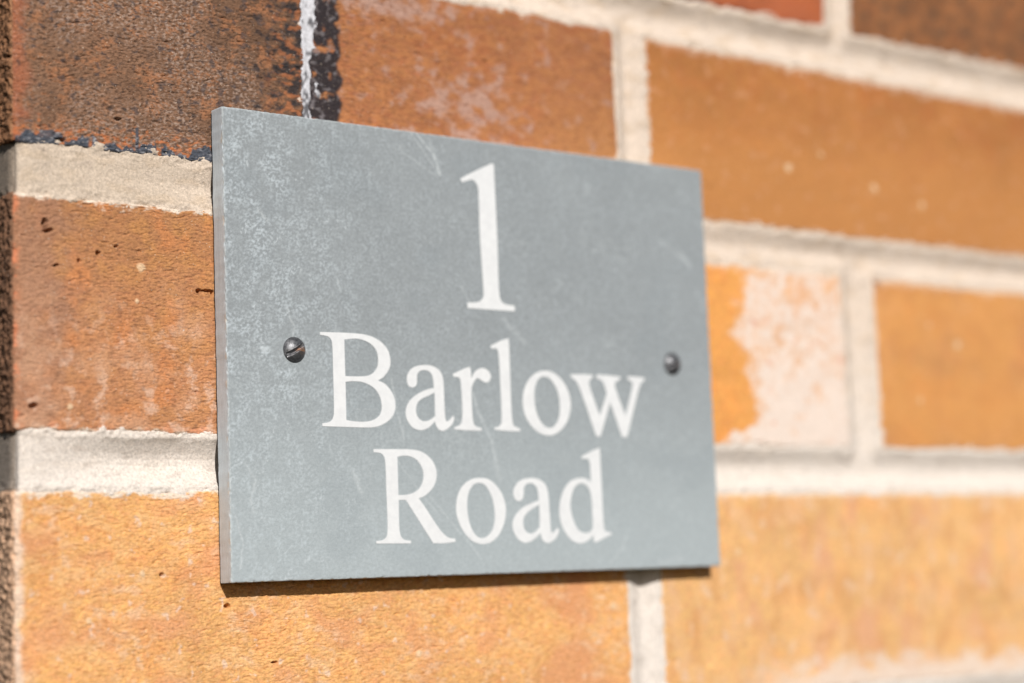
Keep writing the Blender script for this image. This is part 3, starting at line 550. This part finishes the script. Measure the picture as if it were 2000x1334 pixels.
# ---- lettering: outlines in plate millimetres, paint filled, 0.15 mm thick
GLYPHS = {"1":[[[79.63,115.76,1],[85.17,118.55,0],[88.44,120.1,0],[91.3,121.43,1],[92.28,121.36,1],[92.38,114.3,0],[92.58,99.79,0],[92.6,82.19,0],[93.02,80.43,0],[93.97,79.52,0],[95.57,79.14,0],[98.21,78.96,1],[98.14,77.34,1],[89.26,77.33,0],[80.64,77.34,1],[80.62,78.92,1],[84.39,79.29,0],[85.8,80.01,0],[86.54,81.01,0],[86.63,85.03,0],[86.12,99.28,0],[86.19,110.24,0],[86.02,113.7,0],[85.23,115.18,0],[84.2,115.77,0],[82.9,115.62,0],[80.23,114.64,1]]],"B":[[[29.41,67.81,1],[33.28,67.92,0],[37.19,67.99,0],[40.84,67.98,0],[44.23,67.8,0],[47.34,67.09,0],[50.16,65.61,0],[51.97,63.65,0],[52.66,61.27,0],[52.47,59.1,0],[51.45,57.39,0],[49.96,55.9,0],[48.21,54.96,1],[50.33,54.24,0],[52.43,52.39,0],[53.65,50.28,0],[53.94,47.89,0],[53.34,45.73,0],[51.83,44.02,0],[49.63,42.74,0],[47.32,41.96,0],[43.9,41.67,0],[38.29,41.7,0],[29.39,41.77,1],[29.41,42.56,1],[31.12,42.83,0],[32.52,43.51,0],[33.17,44.81,0],[33.33,46.45,0],[33.37,51.12,0],[33.37,58.16,0],[33.33,64.04,0],[33.07,65.67,0],[32.27,66.58,0],[31.04,66.87,0],[29.39,67.03,1]],[[37.32,66.05,1],[39.66,66.4,0],[41.92,66.5,0],[44.45,66.0,0],[46.69,64.86,0],[48.07,63.24,0],[48.51,61.11,0],[48.2,58.95,0],[47.15,57.48,0],[45.69,56.47,0],[43.83,56.05,0],[41.56,55.9,0],[37.35,55.85,1]],[[37.36,54.25,1],[39.27,54.46,0],[42.08,54.5,0],[44.89,53.83,0],[47.12,52.59,0],[48.49,50.85,0],[49.14,48.96,0],[49.22,47.06,0],[48.58,45.38,0],[47.26,44.29,0],[45.39,43.54,0],[42.83,43.25,0],[40.02,43.31,0],[37.29,43.61,1]]],"a":[[[58.14,55.49,0],[58.47,57.04,0],[59.59,58.5,0],[61.36,59.45,0],[63.8,59.92,0],[66.5,59.91,0],[68.65,59.28,0],[70.23,58.0,0],[70.92,56.13,0],[71.04,53.69,0],[71.08,49.92,0],[71.13,46.6,0],[71.28,44.83,0],[71.63,44.0,0],[72.4,44.15,0],[73.39,44.99,0],[74.05,45.56,1],[74.42,45.17,1],[74.17,44.01,0],[73.16,42.77,0],[71.61,41.63,0],[69.95,41.16,0],[68.62,41.69,0],[67.85,42.78,0],[67.54,43.87,1],[65.8,42.41,0],[64.15,41.57,0],[62.13,41.25,0],[59.89,41.86,0],[58.22,43.47,0],[57.42,45.41,0],[57.54,47.16,0],[58.57,49.15,0],[60.5,50.85,0],[63.23,52.24,0],[65.69,53.09,0],[67.55,53.48,1],[67.4,55.35,0],[67.07,57.11,0],[66.16,58.08,0],[64.55,58.53,0],[62.93,58.25,0],[61.95,57.38,0],[61.66,56.05,0],[61.67,54.95,0],[61.15,53.83,0],[59.93,53.35,0],[58.69,53.86,0]],[[67.68,52.15,1],[65.61,51.21,0],[63.15,50.26,0],[61.63,49.01,0],[61.03,47.25,0],[61.23,45.61,0],[62.12,44.42,0],[63.7,43.8,0],[65.6,44.16,0],[67.68,45.42,1]]],"r":[[[74.39,57.7,1],[76.3,58.44,0],[78.56,59.42,0],[80.68,60.01,1],[80.81,59.88,1],[81.04,58.72,0],[81.05,56.47,1],[81.99,58.08,0],[83.31,59.25,0],[85.16,59.88,0],[86.84,59.49,0],[88.07,58.4,0],[88.24,57.16,0],[87.53,56.01,0],[86.38,55.63,0],[85.13,56.04,0],[84.17,56.58,0],[83.34,56.77,0],[82.47,56.29,0],[81.58,55.03,0],[81.09,53.55,0],[80.95,50.19,0],[81.02,46.83,0],[81.12,44.59,0],[81.62,43.15,0],[82.57,42.56,0],[84.24,42.23,1],[84.15,41.47,1],[79.45,41.48,0],[74.43,41.68,1],[74.38,42.35,1],[75.77,42.7,0],[76.77,43.39,0],[77.25,44.96,0],[77.46,47.86,0],[77.37,52.32,0],[77.15,55.67,0],[76.91,56.56,0],[76.23,56.87,0],[74.72,56.93,1]]],"l":[[[88.58,66.53,1],[90.76,67.49,0],[92.81,68.38,0],[95.2,69.07,1],[95.42,68.96,1],[95.54,66.56,0],[95.53,60.84,0],[95.48,51.71,0],[95.55,47.16,0],[95.72,44.67,0],[96.08,43.31,0],[96.92,42.76,0],[98.55,42.33,1],[98.45,41.49,1],[93.56,41.56,0],[89.01,41.82,1],[88.99,42.5,1],[90.33,42.75,0],[91.37,43.56,0],[91.73,45.26,0],[91.78,49.34,0],[91.72,56.15,0],[91.59,61.83,0],[91.35,64.78,0],[90.96,65.68,0],[90.26,65.87,0],[88.97,65.7,1]]],"o":[[[108.97,59.94,0],[111.53,59.63,0],[114.06,58.37,0],[116.29,56.22,0],[117.72,53.73,0],[118.37,51.12,0],[118.24,48.7,0],[117.17,45.65,0],[115.34,43.2,0],[112.65,41.25,0],[109.78,40.5,0],[106.73,40.85,0],[103.87,42.29,0],[101.58,44.63,0],[100.31,47.08,0],[99.88,50.04,0],[100.36,53.23,0],[101.62,55.85,0],[103.5,57.91,0],[106.12,59.4,0]],[[108.37,58.17,0],[110.15,57.83,0],[111.76,56.58,0],[113.08,54.61,0],[113.87,52.21,0],[114.11,49.4,0],[113.85,46.98,0],[112.82,44.56,0],[111.46,43.23,0],[109.63,42.69,0],[107.87,43.26,0],[106.29,44.82,0],[105.12,46.99,0],[104.49,49.56,0],[104.37,52.35,0],[104.74,54.75,0],[105.74,56.78,0],[106.94,57.82,0]]],"w":[[[118.93,59.14,1],[123.02,59.34,0],[127.67,59.24,1],[127.49,58.42,1],[126.39,57.76,0],[126.02,56.83,0],[126.15,55.82,0],[129.79,46.83,1],[133.0,53.77,1],[132.42,55.4,0],[131.58,57.22,0],[130.41,58.0,0],[128.96,58.46,1],[129.15,59.39,1],[133.72,59.35,0],[138.88,59.11,1],[138.7,58.38,1],[136.87,57.39,0],[136.42,56.76,0],[136.62,55.52,0],[140.22,47.06,1],[143.67,56.57,0],[143.59,57.5,0],[142.66,58.1,0],[141.72,58.48,1],[141.9,59.32,1],[145.21,59.32,0],[148.81,59.13,1],[148.61,58.14,1],[147.47,57.63,0],[146.7,56.46,0],[140.52,40.47,1],[138.47,40.44,1],[134.2,51.03,1],[129.7,40.51,1],[127.97,40.58,1],[121.78,55.88,0],[120.92,57.08,0],[119.9,57.75,0],[118.88,58.33,1]]],"R":[[[46.1,35.66,1],[52.65,35.73,0],[58.18,35.71,0],[61.52,35.38,0],[64.28,34.21,0],[66.46,32.16,0],[67.44,29.87,0],[67.42,27.8,0],[66.48,25.51,0],[64.71,23.68,0],[62.69,22.43,0],[60.99,21.91,1],[63.13,19.35,0],[67.15,14.07,0],[69.04,11.99,0],[70.98,10.7,0],[73.3,10.27,1],[73.35,9.45,1],[69.78,9.12,0],[65.54,9.19,1],[56.53,21.48,1],[54.11,21.49,1],[54.0,17.16,0],[54.07,13.11,0],[54.5,11.3,0],[55.56,10.38,0],[57.9,10.01,1],[57.78,9.27,1],[46.13,9.43,1],[46.07,10.14,1],[48.32,10.39,0],[49.58,11.27,0],[49.98,12.72,0],[50.06,17.2,0],[49.98,23.93,0],[49.91,31.82,0],[49.56,33.62,0],[48.5,34.51,0],[46.07,34.83,1]],[[54.08,33.55,1],[55.89,33.91,0],[58.11,33.81,0],[60.31,33.03,0],[61.92,31.45,0],[62.83,29.39,0],[62.75,27.34,0],[61.97,25.51,0],[60.52,24.14,0],[58.82,23.35,0],[56.59,22.9,0],[54.05,22.84,1]]],"o2":[[[83.28,27.73,0],[86.2,27.27,0],[89.07,25.27,0],[91.03,22.69,0],[92.02,19.63,0],[91.89,16.81,0],[90.75,13.54,0],[88.7,10.76,0],[85.96,9.06,0],[82.72,8.66,0],[79.55,9.52,0],[76.76,11.87,0],[74.88,14.89,0],[74.01,18.13,0],[74.45,21.81,0],[75.86,24.58,0],[77.97,26.44,0],[80.63,27.49,0]],[[82.33,26.28,0],[84.37,25.86,0],[86.05,24.1,0],[87.27,21.53,0],[87.91,18.25,0],[87.71,14.98,0],[86.7,12.43,0],[84.87,10.82,0],[82.79,10.35,0],[80.79,11.12,0],[79.28,13.22,0],[78.38,15.78,0],[77.99,18.79,0],[78.2,21.8,0],[79.18,24.35,0],[80.56,25.74,0]]],"a2":[[[95.02,23.38,0],[95.54,24.91,0],[96.97,26.45,0],[99.14,27.41,0],[101.59,27.72,0],[104.33,27.49,0],[106.43,26.58,0],[107.74,25.03,0],[108.25,22.87,0],[108.46,19.04,0],[108.57,15.22,0],[108.7,12.83,0],[108.91,11.63,0],[109.69,11.62,0],[110.59,12.32,0],[111.31,12.98,1],[111.85,12.55,1],[111.52,11.11,0],[110.21,9.7,0],[108.61,8.78,0],[107.21,8.49,0],[105.71,9.18,0],[105.0,10.26,0],[104.69,11.5,1],[102.85,10.06,0],[100.67,9.03,0],[98.68,8.71,0],[96.61,9.57,0],[95.04,11.36,0],[94.29,13.25,0],[94.63,15.36,0],[95.76,17.0,0],[97.8,18.64,0],[100.28,19.81,0],[102.76,20.62,0],[104.56,21.16,1],[104.42,23.12,0],[104.04,24.79,0],[103.02,25.86,0],[101.36,26.22,0],[99.81,25.74,0],[99.06,24.67,0],[98.94,23.37,0],[98.63,21.95,0],[97.77,21.12,0],[96.71,20.96,0],[95.54,21.72,0]],[[104.62,19.9,1],[102.37,18.84,0],[99.86,17.44,0],[98.64,16.03,0],[98.36,14.62,0],[98.59,12.96,0],[99.59,11.77,0],[101.09,11.39,0],[102.63,11.84,0],[104.54,13.24,1]]],"d":[[[121.88,34.4,1],[124.17,35.27,0],[126.46,36.15,0],[128.86,36.99,1],[129.17,36.8,1],[129.22,33.6,0],[129.29,26.24,0],[129.36,18.9,0],[129.47,14.02,0],[129.78,12.06,0],[130.55,11.44,0],[132.01,11.42,1],[132.52,10.68,1],[129.15,9.51,0],[126.2,8.35,1],[125.25,8.61,1],[125.19,10.43,1],[123.04,9.01,0],[120.46,8.21,0],[117.64,8.62,0],[115.22,10.34,0],[113.19,13.25,0],[112.28,16.61,0],[112.42,19.49,0],[113.54,22.86,0],[115.4,25.51,0],[117.69,27.08,0],[120.57,27.76,0],[123.11,27.58,0],[125.13,26.6,1],[125.09,29.9,0],[124.83,32.83,0],[124.23,33.56,0],[123.44,33.68,0],[121.84,33.54,1]],[[121.12,26.23,0],[123.01,25.75,0],[124.36,24.29,0],[125.03,21.85,0],[125.12,17.71,0],[125.16,12.73,1],[124.14,11.65,0],[121.89,11.2,0],[119.41,12.2,0],[117.81,14.63,0],[116.86,17.54,0],[116.7,20.43,0],[117.47,23.09,0],[118.85,25.26,0]]]}
def smooth_loop(pts):
    P = [(p[0], p[1]) for p in pts]; cr = [p[2] for p in pts]; n = len(P); out = []
    for i in range(n):
        p1, p2 = np.array(P[i]), np.array(P[(i + 1) % n])
        p0 = np.array(P[i - 1]) if not cr[i] else 2 * p1 - p2
        p3 = np.array(P[(i + 2) % n]) if not cr[(i + 1) % n] else 2 * p2 - p1
        if cr[i] and cr[(i + 1) % n]:
            out.append(tuple(p1)); continue
        d1 = max(np.linalg.norm(p1 - p0), 1e-6)**.5; d2 = max(np.linalg.norm(p2 - p1), 1e-6)**.5; d3 = max(np.linalg.norm(p3 - p2), 1e-6)**.5
        m1 = (p2 - p1) / d2 - (p2 - p0) / (d1 + d2) + (p1 - p0) / d1
        m2 = (p3 - p2) / d3 - (p3 - p1) / (d2 + d3) + (p2 - p1) / d2
        m1 *= d2; m2 *= d2
        for k in range(6):
            t = k / 6
            out.append(tuple((2*t**3 - 3*t**2 + 1) * p1 + (t**3 - 2*t**2 + t) * m1 + (-2*t**3 + 3*t**2) * p2 + (t**3 - t**2) * m2))
    return out

mtp, n, l, b = new_mat('white_letter_paint')
tc = n.new('ShaderNodeTexCoord').outputs['Object']
pa = nz(n, l, tc, 500, 4, 0.7); pb = nz(n, l, tc, 1300, 2, 0.6)
cc = mixc(n, l, ramp(n, l, pa, 0.35, 0.7, 0, 1), (0.59, 0.595, 0.60), (0.655, 0.66, 0.66))
cc = mixc(n, l, ramp(n, l, pb, 0.77, 0.80, 0, 0.6), cc, (0.20, 0.21, 0.21))
l.new(cc, b.inputs['Base Color']); b.inputs['Roughness'].default_value = 0.55
M_PAINT = mtp

def lettering(name, keys, label):
    cu = bpy.data.curves.new(name, 'CURVE'); cu.dimensions = '2D'; cu.fill_mode = 'BOTH'; cu.extrude = 0.00004
    for k in keys:
        for loop in GLYPHS[k]:
            pts = smooth_loop(loop)
            sp = cu.splines.new('POLY'); sp.points.add(len(pts) - 1); sp.use_cyclic_u = True
            for i, (u, v) in enumerate(pts):
                x, y = plate_to_wall(u, v); sp.points[i].co = (x * MM, y * MM, 0, 1)
    tmp = bpy.data.objects.new('tmp', cu); sc.collection.objects.link(tmp)
    dg = bpy.context.evaluated_depsgraph_get(); dg.update()
    me = bpy.data.meshes.new_from_object(tmp.evaluated_get(dg)); me.name = name
    bpy.data.objects.remove(tmp); bpy.data.curves.remove(cu)
    d = (DF + 0.055) * MM
    for v in me.vertices:
        x, y, z = v.co
        v.co = (x - sorg[0], -(d + z) - sorg[1], BASE_Z + y - sorg[2])
    me.materials.clear(); me.materials.append(M_PAINT)
    o = bpy.data.objects.new(name, me); o['label'] = label
    return link(o, sign)
lettering('house_number', ['1'], 'tall white numeral 1')
lettering('lettering', ['B', 'a', 'r', 'l', 'o', 'w'], 'white serif lettering reading Barlow')
lettering('lettering', ['R', 'o2', 'a2', 'd'], 'white serif lettering reading Road')

# ---- slotted dome-head screws
mts, n, l, b = new_mat('blackened_screw_steel')
tc = n.new('ShaderNodeTexCoord').outputs['Object']
at = n.new('ShaderNodeAttribute'); at.attribute_name = 'tint'
sa = nz(n, l, tc, 1800, 4, 0.7)
l.new(scale_col(n, l, at.outputs['Color'], ramp(n, l, sa, .3, .7, .6, 1.5)), b.inputs['Base Color'])
b.inputs['Metallic'].default_value = 0.75
l.new(ramp(n, l, sa, .3, .7, .34, .62), b.inputs['Roughness'])
bp = n.new('ShaderNodeBump'); bp.inputs['Distance'].default_value = 0.00005; l.new(sa, bp.inputs['Height']); l.new(bp.outputs[0], b.inputs['Normal'])
def screw(u0, v0, ang, seed, label, rust):
    Rr, Hh = 3.55, 1.75
    rad = np.concatenate([np.linspace(0.02, Rr, 90), [Rr, Rr - .5, 1.7, 1.7]]); th = np.linspace(0, 2 * np.pi, 181)
    RR, TT = np.meshgrid(rad, th, indexing='ij')
    x = RR * np.cos(TT); y = RR * np.sin(TT)
    sph = (Rr**2 + Hh**2) / (2 * Hh)
    z = np.sqrt(np.maximum(sph**2 - RR**2, 0)) - (sph - Hh) + 0.12
    ca, sa_ = math.cos(ang), math.sin(ang)
    q = -x * sa_ + y * ca
    q = q + 0.03 * noise(x * 1.2, y * 1.2, seed)
    inside = 1 - sstep(0.56, 0.64, np.abs(q))
    rimk = np.arange(len(rad))[:, None] >= 90
    zs = np.minimum(z, 0.35 + 0.1 * noise(x, y, seed + 1))
    z = z * (1 - inside) + zs * inside + 0.02 * noise(x * 1.4, y * 1.4, seed + 2)
    z[90] = -0.15; z[91] = -0.15; z[92] = -0.2; z[93] = -22.0
    col = np.ones(x.shape + (3,)) * np.array([.125, .125, .13])
    col = mix(col, np.array([.34, .33, .34]), np.exp(-((np.abs(q) - .62) / .16)**2) * sstep(-.3, .3, noise(x * 2, y * 2, seed + 3) + .1) * .7)
    rm = np.exp(-(((x - 1.9) / 1.3)**2 + ((y + .15) / .8)**2)) * sstep(-.2, .3, noise(x * 2.2, y * 2.2, seed + 4) + .1) * rust
    col = mix(col, np.array([.50, .25, .13]), rm)
    xw, yw = plate_to_wall(u0 + x, v0 + y)
    P = to_world(xw, yw, DF + z)
    org = np.array(W(*plate_to_wall(u0, v0), DF))
    o = np_mesh('screw', P.reshape(-1, 3), grid_faces(len(rad), len(th)), [mts], {'tint': col.reshape(-1, 3)}, sign, sorg)
    o['label'] = label
    return o
screw(21.0, 62.5, math.radians(30), 11, 'black slotted screw with a rusty patch, left side of the sign', 1.0)
screw(160.9, 63.9, math.radians(22), 29, 'black slotted screw on the right side of the sign', 0.15)
